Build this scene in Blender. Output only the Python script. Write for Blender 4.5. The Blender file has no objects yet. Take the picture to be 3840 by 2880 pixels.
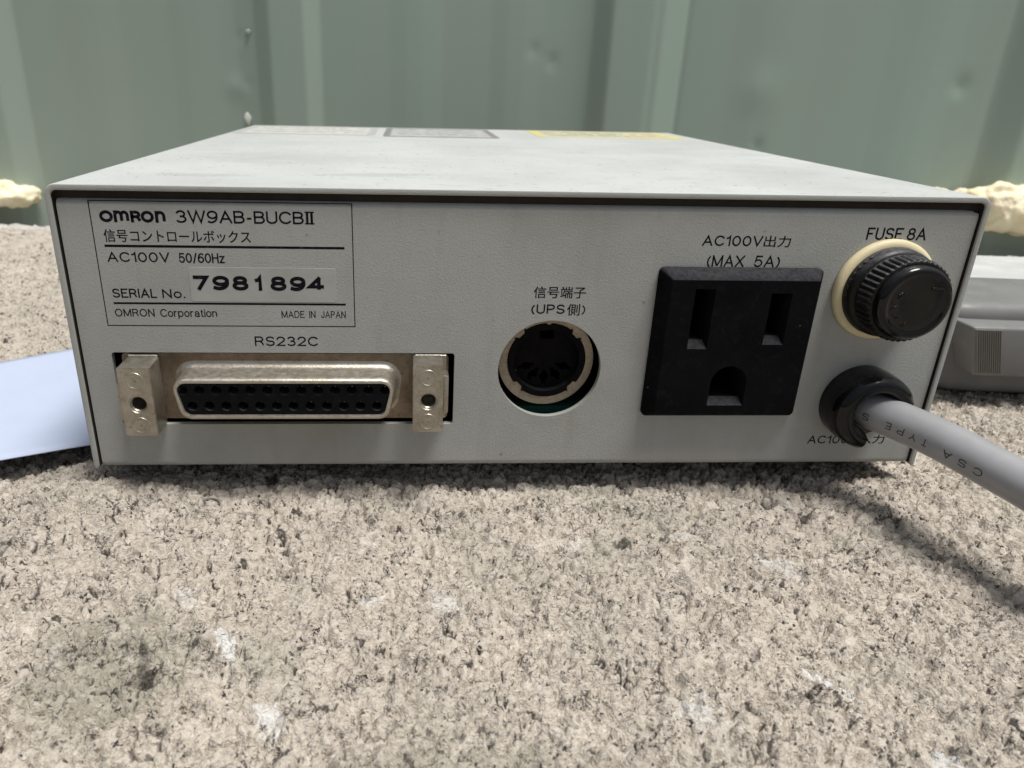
import bpy, bmesh, math, random
import numpy as np
from mathutils import Vector, Matrix

# ------------------------------------------------------------------ scene, camera, light
sc = bpy.context.scene
COL = sc.collection
MM = 0.001                                   # everything is modelled in millimetres, linked in metres
random.seed(7)

cam_d = bpy.data.cameras.new("camera")
cam = bpy.data.objects.new("camera", cam_d)
COL.objects.link(cam)
cam.location = (57.3631*MM, -118.4693*MM, 67.0751*MM)
cam.rotation_euler = (1.18570, -0.020687, -0.045859)
cam_d.sensor_width = 36.0
cam_d.lens = 2694.34/3840*36.0
cam_d.shift_x = 251.24/3840
cam_d.shift_y = -42.75/3840
cam_d.clip_start = 0.004
cam_d.clip_end = 60.0
cam_d.dof.use_dof = True
cam_d.dof.focus_distance = 0.122
cam_d.dof.aperture_fstop = 40.0
sc.camera = cam

SUN_EL, SUN_AZ = math.radians(73), math.radians(126)     # azimuth clockwise from +y (north) seen from above
w = bpy.data.worlds.new("World"); sc.world = w; w.use_nodes = True
nt = w.node_tree
for n in list(nt.nodes): nt.nodes.remove(n)
sky = nt.nodes.new("ShaderNodeTexSky"); sky.sky_type = 'NISHITA'; sky.sun_disc = False
sky.sun_elevation = SUN_EL; sky.sun_rotation = SUN_AZ
sky.dust_density = 4.0; sky.air_density = 1.0; sky.ozone_density = 1.0
bg = nt.nodes.new("ShaderNodeBackground"); bg.inputs['Strength'].default_value = 0.065
wo = nt.nodes.new("ShaderNodeOutputWorld")
hs = nt.nodes.new('ShaderNodeHueSaturation'); hs.inputs['Saturation'].default_value = .55      # thin high cloud: a greyer sky
nt.links.new(sky.outputs[0], hs.inputs['Color']); nt.links.new(hs.outputs[0], bg.inputs[0]); nt.links.new(bg.outputs[0], wo.inputs[0])

sun_d = bpy.data.lights.new("sun", 'SUN'); sun_d.energy = 3.3; sun_d.angle = math.radians(20)
sun_d.color = (1.0, 0.97, 0.925)
sun = bpy.data.objects.new("sun", sun_d); COL.objects.link(sun)
to_sun = Vector((math.sin(SUN_AZ)*math.cos(SUN_EL), math.cos(SUN_AZ)*math.cos(SUN_EL), math.sin(SUN_EL)))
sun.rotation_euler = to_sun.to_track_quat('Z', 'Y').to_euler()
sun.location = to_sun*2

sc.view_settings.view_transform = 'Standard'
sc.view_settings.look = 'None'
sc.view_settings.exposure = 0.32
sc.view_settings.gamma = 1.0
sc.view_settings.use_curve_mapping = False
sc.render.engine = 'CYCLES'
sc.cycles.max_bounces = 8
sc.cycles.use_denoising = True

# ------------------------------------------------------------------ material helpers
class NT:
    """small helper round a node tree"""
    def __init__(self, name):
        self.m = bpy.data.materials.new(name); self.m.use_nodes = True
        self.t = self.m.node_tree
        self.b = self.t.nodes["Principled BSDF"]
        self.tc = self.t.nodes.new("ShaderNodeTexCoord")
    def n(self, kind, **kw):
        x = self.t.nodes.new(kind)
        for k, v in kw.items(): setattr(x, k, v)
        return x
    def l(self, a, b): self.t.links.new(a, b)
    def mapped(self, scale=(1, 1, 1), rot=(0, 0, 0), loc=(0, 0, 0)):
        mp = self.n("ShaderNodeMapping")
        mp.inputs['Scale'].default_value = scale; mp.inputs['Rotation'].default_value = rot
        mp.inputs['Location'].default_value = loc
        self.l(self.tc.outputs['Object'], mp.inputs['Vector']); return mp.outputs[0]
    def noise(self, scale, detail=3, rough=.55, vec=None, dist=0.):
        x = self.n("ShaderNodeTexNoise")
        x.inputs['Scale'].default_value = scale; x.inputs['Detail'].default_value = detail
        x.inputs['Roughness'].default_value = rough; x.inputs['Distortion'].default_value = dist
        self.l(vec if vec else self.tc.outputs['Object'], x.inputs['Vector']); return x.outputs['Fac']
    def voro(self, scale, feature='F1', vec=None, rand=1.):
        x = self.n("ShaderNodeTexVoronoi", feature=feature)
        x.inputs['Scale'].default_value = scale; x.inputs['Randomness'].default_value = rand
        self.l(vec if vec else self.tc.outputs['Object'], x.inputs['Vector']); return x
    def ramp(self, fac, stops, interp='LINEAR'):
        r = self.n("ShaderNodeValToRGB"); r.color_ramp.interpolation = interp
        e = r.color_ramp.elements
        while len(e) < len(stops): e.new(0.5)
        for i, (p, c) in enumerate(stops):
            e[i].position = p
            e[i].color = (c, c, c, 1) if isinstance(c, (int, float)) else (*c, 1)
        self.l(fac, r.inputs[0]); return r.outputs[0]
    def mix(self, fac, a, b, mode='MIX'):
        x = self.n("ShaderNodeMix", data_type='RGBA', blend_type=mode)
        for s, v in ((x.inputs[0], fac), (x.inputs[6], a), (x.inputs[7], b)):
            if isinstance(v, (int, float)): s.default_value = v if s == x.inputs[0] else (v, v, v, 1)
            elif isinstance(v, tuple): s.default_value = (*v, 1)
            else: self.l(v, s)
        return x.outputs[2]
    def math(self, op, a, b=0.):
        x = self.n("ShaderNodeMath", operation=op)
        for s, v in ((x.inputs[0], a), (x.inputs[1], b)):
            if isinstance(v, (int, float)): s.default_value = v
            else: self.l(v, s)
        return x.outputs[0]
    def color(self, c):
        if isinstance(c, tuple): self.b.inputs['Base Color'].default_value = (*c, 1)
        else: self.l(c, self.b.inputs['Base Color'])
    def rough(self, r):
        if isinstance(r, (int, float)): self.b.inputs['Roughness'].default_value = r
        else: self.l(r, self.b.inputs['Roughness'])
    def bump(self, h, dist_mm, strength=1.):
        x = self.n("ShaderNodeBump"); x.inputs['Strength'].default_value = strength
        x.inputs['Distance'].default_value = dist_mm*MM
        self.l(h, x.inputs['Height']); self.l(x.outputs[0], self.b.inputs['Normal'])
    def set(self, **kw):
        for k, v in kw.items(): self.b.inputs[k].default_value = v

def paint_material(name, base, dirt, speck=.35, smear_rot=0., dust_toplight=None):
    t = NT(name)
    big = t.noise(38, 4, .6)
    smear = t.noise(1, 3, .6, t.mapped((260, 260, 45), (0, smear_rot, 0)))
    c = t.mix(t.ramp(big, [(.42, 0.), (.75, .55)]), base, dirt)
    c = t.mix(t.ramp(smear, [(.55, 0.), (.8, .35)]), c, dirt)
    leather = t.noise(3000, 2, .5, None, .5)
    c = t.mix(t.ramp(leather, [(.35, .22), (.55, 0.)]), c, tuple(x*.72 for x in base))
    sp = t.voro(330)
    spn = t.noise(170, 2)
    dot = t.math('MULTIPLY', t.ramp(sp.outputs['Distance'], [(.06, 1.), (.13, 0.)]), t.ramp(spn, [(.58, 0.), (.64, 1.)]))
    c = t.mix(t.math('MULTIPLY', dot, speck), c, (.06, .055, .045))
    if dust_toplight:                                            # pale dust film with scuffs and crumbs, also painting top light on upward faces
        sx = t.n("ShaderNodeSeparateXYZ"); t.l(t.tc.outputs['Normal'], sx.inputs[0])
        d = t.mix(t.ramp(t.noise(26, 5, .65), [(.40, 0.), (.68, .8)]), dust_toplight, tuple(x*.80 for x in dust_toplight))
        d = t.mix(t.ramp(t.noise(1, 4, .65, t.mapped((40, 190, 1), (0, 0, .25))), [(.56, 0.), (.72, .5)]), d, tuple(x*.72 for x in dust_toplight))
        d = t.mix(t.ramp(t.noise(520, 4, .7), [(.60, 0.), (.70, .45)]), d, (.25, .24, .21))
        d = t.mix(t.math('MULTIPLY', dot, speck), d, (.06, .055, .045))
        sp2 = t.voro(560); dot2 = t.math('MULTIPLY', t.ramp(sp2.outputs['Distance'], [(.10, .8), (.2, 0.)]), t.ramp(t.noise(130, 4, .7), [(.52, 0.), (.60, 1.)]))
        d = t.mix(dot2, d, (.17, .16, .14))
        for (px, py, rx, ry, ang, amt) in DUST_MARKS:
            mp = t.n("ShaderNodeMapping", vector_type='TEXTURE')
            mp.inputs['Location'].default_value = ((px-77.5)*MM, (py-79)*MM, 0); mp.inputs['Rotation'].default_value = (0, 0, math.radians(ang))
            mp.inputs['Scale'].default_value = (rx*MM, ry*MM, 1000)
            t.l(t.tc.outputs['Object'], mp.inputs['Vector'])
            ln = t.n("ShaderNodeVectorMath", operation='LENGTH'); t.l(mp.outputs[0], ln.inputs[0])
            f = t.math('ADD', ln.outputs['Value'], t.math('MULTIPLY', t.math('SUBTRACT', t.noise(900, 4, .7), .5), 2.6))
            d = t.mix(t.ramp(f, [(.6, amt), (1.0, 0.)]), d, (.16, .15, .13))
        c = t.mix(t.ramp(sx.outputs[2], [(.5, 0.), (.9, 1.)]), c, d)
    t.color(c)
    t.rough(t.ramp(big, [(.3, .42), (.7, .56)]))
    h = t.math('ADD', leather, t.math('MULTIPLY', t.noise(5200, 2), .45))
    t.bump(h, .11, .55)
    t.set(**{'Specular IOR Level': .4})
    return t.m

def plastic_material(name, base, rough=.4, grain=.35, dust_toplight=.0, spec=.4):
    t = NT(name)
    n = t.noise(3000, 2)
    c = t.mix(t.ramp(t.noise(90, 3), [(.4, 0.), (.8, .5)]), base, tuple(x*1.5+.004 for x in base))
    if dust_toplight > 0:
        d = t.math('MULTIPLY', t.ramp(t.noise(800, 4, .7), [(.52, 0.), (.75, 1.)]), dust_toplight)
        c = t.mix(d, c, (.32, .30, .27))
        fib = t.voro(420)
        f = t.math('MULTIPLY', t.ramp(fib.outputs['Distance'], [(.03, 1.), (.07, 0.)]), t.ramp(t.noise(300, 2), [(.6, 0.), (.66, .6)]))
        c = t.mix(f, c, (.45, .43, .38))
        sx = t.n("ShaderNodeSeparateXYZ"); t.l(t.tc.outputs['Normal'], sx.inputs[0])     # dust plus painted sky light on upward faces
        up = t.math('MULTIPLY', t.ramp(sx.outputs[2], [(.35, 0.), (.8, 1.)]), t.ramp(t.noise(1500, 3, .7), [(.3, .35), (.6, 1.)]))
        c = t.mix(t.math('MULTIPLY', up, min(.2, dust_toplight*6)), c, (.36, .37, .40))
    t.color(c); t.rough(t.ramp(t.noise(300, 3), [(.3, rough*.8), (.7, min(1, rough*1.25))]))
    t.bump(n, .05, grain); t.set(**{'Specular IOR Level': spec})
    return t.m

def metal_material(name, base, tarnish, rough=.38, amount=.6):
    t = NT(name)
    n = t.noise(260, 5, .65); f = t.noise(1, 4, .6, t.mapped((900, 900, 4200), (0, .35, 0)))
    c = t.mix(t.ramp(n, [(.38, 0.), (.68, amount)]), base, tarnish)
    c = t.mix(t.ramp(t.noise(1900, 3, .7), [(.56, 0.), (.72, .55)]), c, tuple(x*.4 for x in tarnish))
    t.color(c); t.set(Metallic=.85)
    t.rough(t.ramp(f, [(.3, rough), (.7, rough+.2)])); t.bump(t.math('ADD', f, t.noise(2600, 2)), .06, .5)
    return t.m

def flat_material(name, c, rough=.6, metallic=0., spec=.3):
    t = NT(name); v = t.noise(700, 3)
    t.color(t.mix(t.ramp(v, [(.3, 0.), (.7, .6)]), c, tuple(x*1.35+.003 for x in c)))
    t.rough(rough); t.set(Metallic=metallic, **{'Specular IOR Level': spec}); return t.m

PAINT = (.34, .352, .338)
M_panel = paint_material("grey_panel_paint", PAINT, (.23, .225, .195), .5)
DUST_MARKS = [(27.3, 65, 1.6, 3.2, 25, .8), (34, 69, 6, .9, 12, .3), (89.7, 53, .8, 1.1, 0, 1.), (72, 52, .5, .7, 0, .9), (60, 22, 1.6, 1.0, 30, .5), (112, 14, 2.2, 2.4, 0, .4),
              (20, 9, 2, .6, -30, .5), (9, 12, 1.5, .6, 20, .5), (128, 96, 14, 3, 8, .22), (98, 92, 10, 2.5, 0, .2), (141, 6, .8, .5, 0, .7), (47, 9, 1.2, .5, 60, .5), (84, 30, .7, 2.0, 10, .5)]
M_cover = paint_material("grey_cover_paint", PAINT, (.26, .25, .21), .95, 0., (.50, .522, .51))
M_black = plastic_material("matt_black_plastic", (.0035, .0035, .0045), .7, .7, .016, .05)
M_gloss = plastic_material("glossy_black_plastic", (.003, .003, .003), .10, .06, .008, .3)
M_knurl = plastic_material("dusty_black_bakelite", (.005, .0045, .004), .40, .5, .05, .2)
M_insul = plastic_material("black_insulator", (.004, .004, .005), .5, .3, .02, .08)
M_socket = plastic_material("dark_socket_plastic", (.004, .0035, .004), .6, .3, .01, .06)
M_shell = metal_material("dull_tinned_metal", (.50, .47, .41), (.34, .29, .21), .34, .55)
M_flange = metal_material("tarnished_brown_metal", (.27, .22, .165), (.16, .12, .08), .5, .8)
M_nickel = metal_material("matt_nickel_block", (.43, .405, .35), (.22, .19, .145), .30, .65)
M_dinring = metal_material("spotted_metal_ring", (.43, .375, .30), (.24, .19, .135), .5, .6)
M_cream = plastic_material("yellowed_nylon", (.60, .53, .34), .5, .3, .0, .35)
def ink_material():
    t = NT("navy_black_ink")                            # slightly worn screen print
    c = t.mix(t.ramp(t.noise(1300, 4, .7), [(.58, 0.), (.72, .55)]), (.005, .005, .009), (.10, .10, .105))
    t.color(c); t.rough(.6); t.set(**{'Specular IOR Level': .08}); return t.m
M_ink = ink_material()
M_inkgrey = flat_material("faded_cable_ink", (.05, .05, .05), .5)
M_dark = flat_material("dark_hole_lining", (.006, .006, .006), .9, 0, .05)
M_pcb = flat_material("green_circuit_board", (.02, .09, .06), .4)
M_cable = plastic_material("grey_vinyl_cord", (.262, .266, .278), .36, .15, .0, .4)
M_plug = plastic_material("grey_moulded_plug", (.165, .167, .165), .55, .3, .0, .3)
M_rubber = flat_material("black_rubber", (.02, .02, .02), .8)

def sticker_clear():
    t = NT("clear_film_sticker")
    t.color(t.mix(t.ramp(t.noise(150, 3), [(.4, 0.), (.7, .6)]), (.355, .366, .352), (.29, .285, .265)))
    t.rough(.5); t.bump(t.noise(900, 2), .04, .3); return t.m
M_film = sticker_clear()

# ------------------------------------------------------------------ mesh helpers (millimetres)
def emit(name, bm, mat, parent=None, sharp=35, origin=None):
    """link a bmesh (mm, world positions) as ONE object, origin = its base in mm"""
    if origin is None:
        origin = Vector(parent['base_mm']) if parent and 'base_mm' in parent else Vector((0, 0, 0))
    origin = Vector(origin)
    bmesh.ops.recalc_face_normals(bm, faces=bm.faces)
    for v in bm.verts: v.co = (v.co-origin)*MM
    me = bpy.data.meshes.new(name); bm.to_mesh(me); bm.free()
    return link(name, me, mat, parent, sharp, origin)

BASES = {}
def link(name, me, mat, parent, sharp, origin):
    me.shade_smooth()
    me.set_sharp_from_angle(angle=math.radians(sharp))
    if mat: me.materials.append(mat)
    o = bpy.data.objects.new(name, me); COL.objects.link(o)
    if parent:
        o.parent = parent
        o.location = (Vector(origin)-Vector(BASES[parent.name]))*MM
    else:
        o.location = Vector(origin)*MM
    BASES[o.name] = tuple(origin)
    return o

def root(name, base, label, cat, group=None):
    o = bpy.data.objects.new(name, None); COL.objects.link(o)
    o.location = Vector(base)*MM; o.empty_display_size = .01
    BASES[o.name] = tuple(base); tag(o, label, cat, group); return o

def tag(o, label=None, cat=None, group=None, kind=None):
    for k, v in (('label', label), ('category', cat), ('group', group), ('kind', kind)):
        if v: o[k] = v
    return o

def merge(bm, other):
    me = bpy.data.meshes.new("tmp"); other.to_mesh(me); other.free()
    bm.from_mesh(me); bpy.data.meshes.remove(me)

def from_mesh(me, mtx=None):
    b = bmesh.new(); b.from_mesh(me)
    if mtx: bmesh.ops.transform(b, matrix=mtx, verts=b.verts)
    bpy.data.meshes.remove(me); return b

def box_bm(x0, x1, y0, y1, z0, z1, bev=0., seg=2):
    b = bmesh.new()
    bmesh.ops.create_cube(b, size=1)
    for v in b.verts:
        v.co = ((x0+x1)/2+v.co.x*(x1-x0), (y0+y1)/2+v.co.y*(y1-y0), (z0+z1)/2+v.co.z*(z1-z0))
    if bev: bmesh.ops.bevel(b, geom=b.edges[:], offset=bev, segments=seg, affect='EDGES', profile=.5)
    return b

def loops_bm(loops, cap0=False, cap1=False, closed=True):
    """skin consecutive loops (lists of equal length)"""
    b = bmesh.new(); R = []
    for lp in loops: R.append([b.verts.new(p) for p in lp])
    n = len(R[0])
    for a, c in zip(R, R[1:]):
        for i in range(n if closed else n-1):
            j = (i+1) % n
            b.faces.new((a[i], a[j], c[j], c[i]))
    if cap0: b.faces.new(R[0])
    if cap1: b.faces.new(R[-1][::-1])
    return b

def rrect(x0, x1, z0, z1, r, seg=5):
    P = []
    for cx, cz, a0 in ((x1-r, z1-r, 0), (x0+r, z1-r, 90), (x0+r, z0+r, 180), (x1-r, z0+r, 270)):
        for i in range(seg+1):
            a = math.radians(a0+90*i/seg); P.append((cx+r*math.cos(a), cz+r*math.sin(a)))
    return P

def circ(cx, cz, r, n=48, a0=0.):
    return [(cx+r*math.cos(a0+2*math.pi*i/n), cz+r*math.sin(a0+2*math.pi*i/n)) for i in range(n)]

def lift(loop, y): return [(x, y, z) for x, z in loop]

def plate_bm(loops, y0, y1):
    """flat plate from outline + holes in the xz plane, filled by a 2D curve, from y0 (front) to y1"""
    cu = bpy.data.curves.new("tmp", 'CURVE'); cu.dimensions = '2D'; cu.fill_mode = 'BOTH'
    cu.extrude = abs(y1-y0)/2
    for lp in loops:
        s = cu.splines.new('POLY'); s.points.add(len(lp)-1)
        for p, (x, z) in zip(s.points, lp): p.co = (x, z, 0, 1)
        s.use_cyclic_u = True
    o = bpy.data.objects.new("tmp", cu); COL.objects.link(o)
    bpy.context.view_layer.update()
    me = bpy.data.meshes.new_from_object(o.evaluated_get(bpy.context.evaluated_depsgraph_get()))
    bpy.data.objects.remove(o); bpy.data.curves.remove(cu)
    b = from_mesh(me)
    for v in b.verts: v.co = (v.co.x, (y0+y1)/2+v.co.z, v.co.y)
    bmesh.ops.remove_doubles(b, verts=b.verts, dist=1e-4)
    return b

def lathe_bm(profile, cx, cz, n=64, a0=0., a1=2*math.pi):
    """profile: list of (radius, y); axis parallel to y through (cx, cz)"""
    full = abs(a1-a0-2*math.pi) < 1e-6
    loops = []
    m = n if full else n+1
    for r, y in profile:
        loops.append([(cx+r*math.cos(a0+(a1-a0)*i/n), y, cz+r*math.sin(a0+(a1-a0)*i/n)) for i in range(m)])
    return loops_bm(loops, closed=full)

def text_bm(s, x0, x1, z0, z1, y, bold=0., depth=.02, space=1.):
    """lettering fitted to a box on a plane facing -y (bold in mm)"""
    cu = bpy.data.curves.new("tmp", 'FONT'); cu.body = s; cu.size = 1.0; cu.space_character = space
    o = bpy.data.objects.new("tmp", cu); COL.objects.link(o)
    bpy.context.view_layer.update()
    h0 = max(1e-6, max(v[1] for v in o.bound_box)-min(v[1] for v in o.bound_box))
    cu.offset = bold*h0/(z1-z0)
    cu.resolution_u = 4
    bpy.context.view_layer.update()
    me = bpy.data.meshes.new_from_object(o.evaluated_get(bpy.context.evaluated_depsgraph_get()))
    bpy.data.objects.remove(o); bpy.data.curves.remove(cu)
    b = from_mesh(me)
    xs = [v.co.x for v in b.verts]; zs = [v.co.y for v in b.verts]
    a, c, d, e = min(xs), max(xs), min(zs), max(zs)
    for v in b.verts:
        v.co = (x0+(v.co.x-a)/(c-a)*(x1-x0), y, z0+(v.co.y-d)/(e-d)*(z1-z0))
    ex = bmesh.ops.extrude_face_region(b, geom=b.faces[:])
    for v in [g for g in ex['geom'] if isinstance(g, bmesh.types.BMVert)]: v.co.y += depth
    return b

# ------------------------------------------------------------------ numpy noise for the rough concrete
def hash01(ix, iy, k):
    h = (ix.astype(np.int64)*374761393 + iy.astype(np.int64)*668265263 + k*2246822519) & 0xffffffff
    h = ((h ^ (h >> 13))*1274126177) & 0xffffffff
    h = ((h ^ (h >> 16))*2654435761) & 0xffffffff
    return ((h ^ (h >> 15)) & 0xffffff)/float(0x1000000)

def vnoise(x, y, s, k):
    x = x/s; y = y/s; ix = np.floor(x); iy = np.floor(y); fx = x-ix; fy = y-iy
    fx = fx*fx*fx*(fx*(fx*6-15)+10); fy = fy*fy*fy*(fy*(fy*6-15)+10)
    a = hash01(ix, iy, k); b = hash01(ix+1, iy, k); c = hash01(ix, iy+1, k); d = hash01(ix+1, iy+1, k)
    return (a*(1-fx)+b*fx)*(1-fy)+(c*(1-fx)+d*fx)*fy

def domes(x, y, cell, rmin, rmax, k, keep=1.):
    """height field of rounded grains: max over jittered spheres"""
    gx = np.floor(x/cell); gy = np.floor(y/cell); H = np.zeros_like(x)
    for dx in (-1, 0, 1):
        for dy in (-1, 0, 1):
            cx, cy = gx+dx, gy+dy
            px = (cx+hash01(cx, cy, k))*cell; py = (cy+hash01(cx, cy, k+1))*cell
            r = (rmin+(rmax-rmin)*hash01(cx, cy, k+2)**1.5)*cell
            ok = hash01(cx, cy, k+3) < keep
            d2 = ((x-px)**2+(y-py)**2)/r**2
            H = np.maximum(H, np.where(ok, r*np.sqrt(np.clip(1-d2, 0, 1)), 0))
    return H

GZ = -5.3
def ground_height(x, y):
    wx = x+1.1*(vnoise(x, y, 2.3, 91)-.5)+.5*(vnoise(x, y, .9, 93)-.5)
    wy = y+1.1*(vnoise(x, y, 2.3, 92)-.5)+.5*(vnoise(x, y, .9, 94)-.5)
    d1 = domes(wx, wy, 1.15, .40, .74, 11)
    d2 = domes(wx, wy, 2.6, .26, .56, 31, .55)
    h = 2.1*np.minimum(d1, .40+.12*vnoise(x, y, 1.3, 73))+.65*np.minimum(d2, .85)+.5*np.minimum(domes(wx, wy, 5.5, .30, .62, 41, .6), 1.6)
    h += .20*(vnoise(x, y, .40, 71)-.5)+.22*(vnoise(x, y, .75, 72)-.5)
    h += .9*(vnoise(x, y, 9, 51)-.5)+1.0*(vnoise(x, y, 31, 52)-.5)+.6*(vnoise(x, y, 4.4, 53)-.5)+.4*(vnoise(x, y, 1.9, 54)-.5)
    ux = x+2.4*(vnoise(x, y, 1.5, 95)-.5)+.9*(vnoise(x, y, .6, 98)-.5); uy = y+2.4*(vnoise(x, y, 1.5, 96)-.5)+.9*(vnoise(x, y, .6, 99)-.5)
    pit = domes(ux, uy, 4.0, .05, .17, 61, .75)
    pit2 = domes(ux, uy, 1.6, .10, .27, 65, .5)
    h -= 1.25*np.minimum(pit, .8)+1.5*np.minimum(pit2, .45)
    crack = np.abs(vnoise(x+1.5*vnoise(x, y, 2, 81), y, 4.5, 82)-.5)
    h -= .6*np.clip(1-crack/.05, 0, 1)*(vnoise(x, y, 9, 83) > .45)
    # black organic dirt lodged in some of the blow holes and in the short cracks
    ix, iy = np.floor(x/6.5), np.floor(y/6.5)
    some = vnoise(x, y, 7.5, 97)
    grime = np.clip((np.minimum(pit, .8)-.10)/.25, 0, 1)*(some > .34)+np.clip((np.minimum(pit2, .45)-.06)/.14, 0, 1)*(some > .40)
    grime = grime+np.clip(1-crack/.030, 0, 1)*(vnoise(x, y, 9, 83) > .52)*.9
    return h-1.3, np.clip(grime, 0, 1)

def build_ground():
    def axis(lo, a, b, hi, fine, grow, fine2=None):
        c = [a]
        st = fine
        while c[-1] < b: c.append(c[-1]+st)
        s = fine
        while c[-1] < hi: s *= grow; c.append(c[-1]+s)
        s = fine; L = [a]
        while L[-1] > lo: s *= grow; L.append(L[-1]-s)
        return np.array(L[:0:-1]+c)
    xs = axis(-700, -45, 215, 900, .30, 1.010)
    ya = axis(-700, -70, 20, 262, .26, 1.0042)
    ya = ya[ya < 262]
    yb = np.array([262.5, 263.4, 264.2, 264.6, 264.8, 266., 320., 420.])
    ys = np.concatenate([ya, yb])
    X, Y = np.meshgrid(xs, ys)
    t = np.clip((Y-50)/(262-50), 0, 1); t = t*t*(3-2*t)
    Yw = Y+t*(-.1056*(X+140))
    H, G = ground_height(X, Yw)
    # the slab creeps up to the left front corner of the box and lies lower under the sheet of paper
    H += 3.9*np.exp(-(((X+1)/12)**2+((Yw+5)/9)**2))
    H += 2.6*np.exp(-(((X-157)/17)**2+((Yw+4)/12)**2))
    pm = np.clip(1-np.hypot((X+25)/34, (Yw-34)/34), 0, 1)
    H -= 1.0*np.clip(pm*3, 0, 1)
    under = (X > 3)*(X < 152)*(Yw > 3)*(Yw < 158)
    H = np.where(under, np.minimum(H, 1.2), H)
    Z = GZ+H
    # far edge of the slab drops to a lower ledge in front of the sheet wall
    for k, drop in zip(range(len(ya), len(ys)), (.3, 1., 2.5, 6., 14., 22., 22., 22.)): Z[k] = Z[k]*(.4 if drop > 10 else 1)-drop
    nx, ny = len(xs), len(ys)
    co = np.stack([X, Yw, Z], -1).reshape(-1, 3)*MM
    i = np.arange(nx*ny).reshape(ny, nx)
    q = np.stack([i[:-1, :-1], i[:-1, 1:], i[1:, 1:], i[1:, :-1]], -1).reshape(-1, 4)
    me = bpy.data.meshes.new("ground")
    me.vertices.add(len(co)); me.vertices.foreach_set('co', co.ravel().astype(np.float32))
    me.loops.add(q.size); me.loops.foreach_set('vertex_index', q.ravel().astype(np.int32))
    me.polygons.add(len(q)); me.polygons.foreach_set('loop_start', (np.arange(len(q))*4).astype(np.int32))
    me.polygons.foreach_set('loop_total', np.full(len(q), 4, np.int32))
    me.update(calc_edges=True); me.validate()
    at_ = me.attributes.new('grime', 'FLOAT', 'POINT'); at_.data.foreach_set('value', G.ravel().astype(np.float32))
    me.shade_smooth()
    t = NT("rough_concrete")
    big = t.noise(28, 4, .6)
    base = t.mix(t.ramp(big, [(.35, 0.), (.7, 1.)]), (.60, .54, .462), (.51, .46, .398))
    grain = t.voro(1350, 'F1', None, 1.); grain.distance = 'EUCLIDEAN'
    gcol = t.n("ShaderNodeSeparateColor"); t.l(grain.outputs['Color'], gcol.inputs[0])
    base = t.mix(t.ramp(gcol.outputs[0], [(.1, .5), (.55, 0.)]), base, (.34, .295, .24))
    base = t.mix(t.ramp(gcol.outputs[1], [(.6, 0.), (.95, .5)]), base, (.66, .605, .53))
    warp = t.n("ShaderNodeVectorMath", operation='ADD')
    wn = t.n("ShaderNodeTexNoise"); wn.inputs['Scale'].default_value = 900; wn.inputs['Detail'].default_value = 3
    t.l(t.tc.outputs['Object'], wn.inputs['Vector'])
    wsc = t.n("ShaderNodeVectorMath", operation='SCALE'); wsc.inputs['Scale'].default_value = .0024
    t.l(wn.outputs['Color'], wsc.inputs[0]); t.l(t.tc.outputs['Object'], warp.inputs[0]); t.l(wsc.outputs[0], warp.inputs[1])
    # black sand grains; dark threads and specks also paint in crevice shade
    vein = t.voro(980, 'DISTANCE_TO_EDGE', warp.outputs[0])
    vmask = t.ramp(t.noise(330, 4, .65), [(.47, 0.), (.60, 1.)])
    frag = t.ramp(t.noise(420, 5, .7), [(.53, 0.), (.57, 1.)])
    vm = t.math('MULTIPLY', t.ramp(vein.outputs['Distance'], [(.04, .85), (.13, 0.)]), t.math('MULTIPLY', vmask, frag))
    base = t.mix(vm, base, (.06, .052, .047))
    speckle = t.ramp(t.noise(1450, 5, .72), [(.525, 0.), (.57, .95)])
    smask = t.ramp(t.noise(210, 5, .65), [(.48, .06), (.60, .9)])
    base = t.mix(t.math('MULTIPLY', speckle, smask), base, (.055, .048, .045))
    # black grit of three sizes, irregular
    for sc_, r0, prob, k in ((480, .07, .78, 1), (900, .12, .68, 2)):
        wv = t.n("ShaderNodeVectorMath", operation='ADD'); wv.inputs[1].default_value = (.0313*k, .0171*k, 0)
        t.l(warp.outputs[0], wv.inputs[0])
        vv = t.voro(sc_, 'F1', wv.outputs[0])
        bsep = t.n("ShaderNodeSeparateColor"); t.l(vv.outputs['Color'], bsep.inputs[0])
        rr = t.math('SUBTRACT', vv.outputs['Distance'], t.math('MULTIPLY', t.math('SUBTRACT', t.noise(2300, 3, .7), .42), .75))
        m_ = t.math('MULTIPLY', t.ramp(rr, [(r0, .96), (r0+.06, 0.)]), t.ramp(bsep.outputs[0], [(prob, 0.), (prob+.03, 1.)]))
        base = t.mix(m_, base, (.035, .031, .03))
    ga = t.n('ShaderNodeAttribute', attribute_name='grime')
    base = t.mix(t.math('MULTIPLY', t.ramp(ga.outputs['Fac'], [(.15, 0.), (.7, .94)]), t.ramp(t.noise(2000, 3), [(.3, .75), (.6, 1.)])), base, (.04, .034, .031))
    mossy = t.math('MULTIPLY', t.ramp(t.noise(60, 4), [(.52, 0.), (.74, .35)]), 1.)
    base = t.mix(mossy, base, (.30, .31, .25))
    for (cx, cy, rx, ry, ang, amt) in HAND_SHADE:
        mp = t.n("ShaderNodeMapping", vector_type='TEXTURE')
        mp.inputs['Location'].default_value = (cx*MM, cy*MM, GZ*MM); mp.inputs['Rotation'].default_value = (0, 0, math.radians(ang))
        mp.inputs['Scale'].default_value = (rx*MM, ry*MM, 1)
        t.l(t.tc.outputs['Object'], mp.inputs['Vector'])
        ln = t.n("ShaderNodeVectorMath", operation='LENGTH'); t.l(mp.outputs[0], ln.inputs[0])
        f = t.math('ADD', ln.outputs['Value'], t.math('MULTIPLY', t.math('SUBTRACT', t.noise(260, 5, .7), .5), 2.4))
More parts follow.
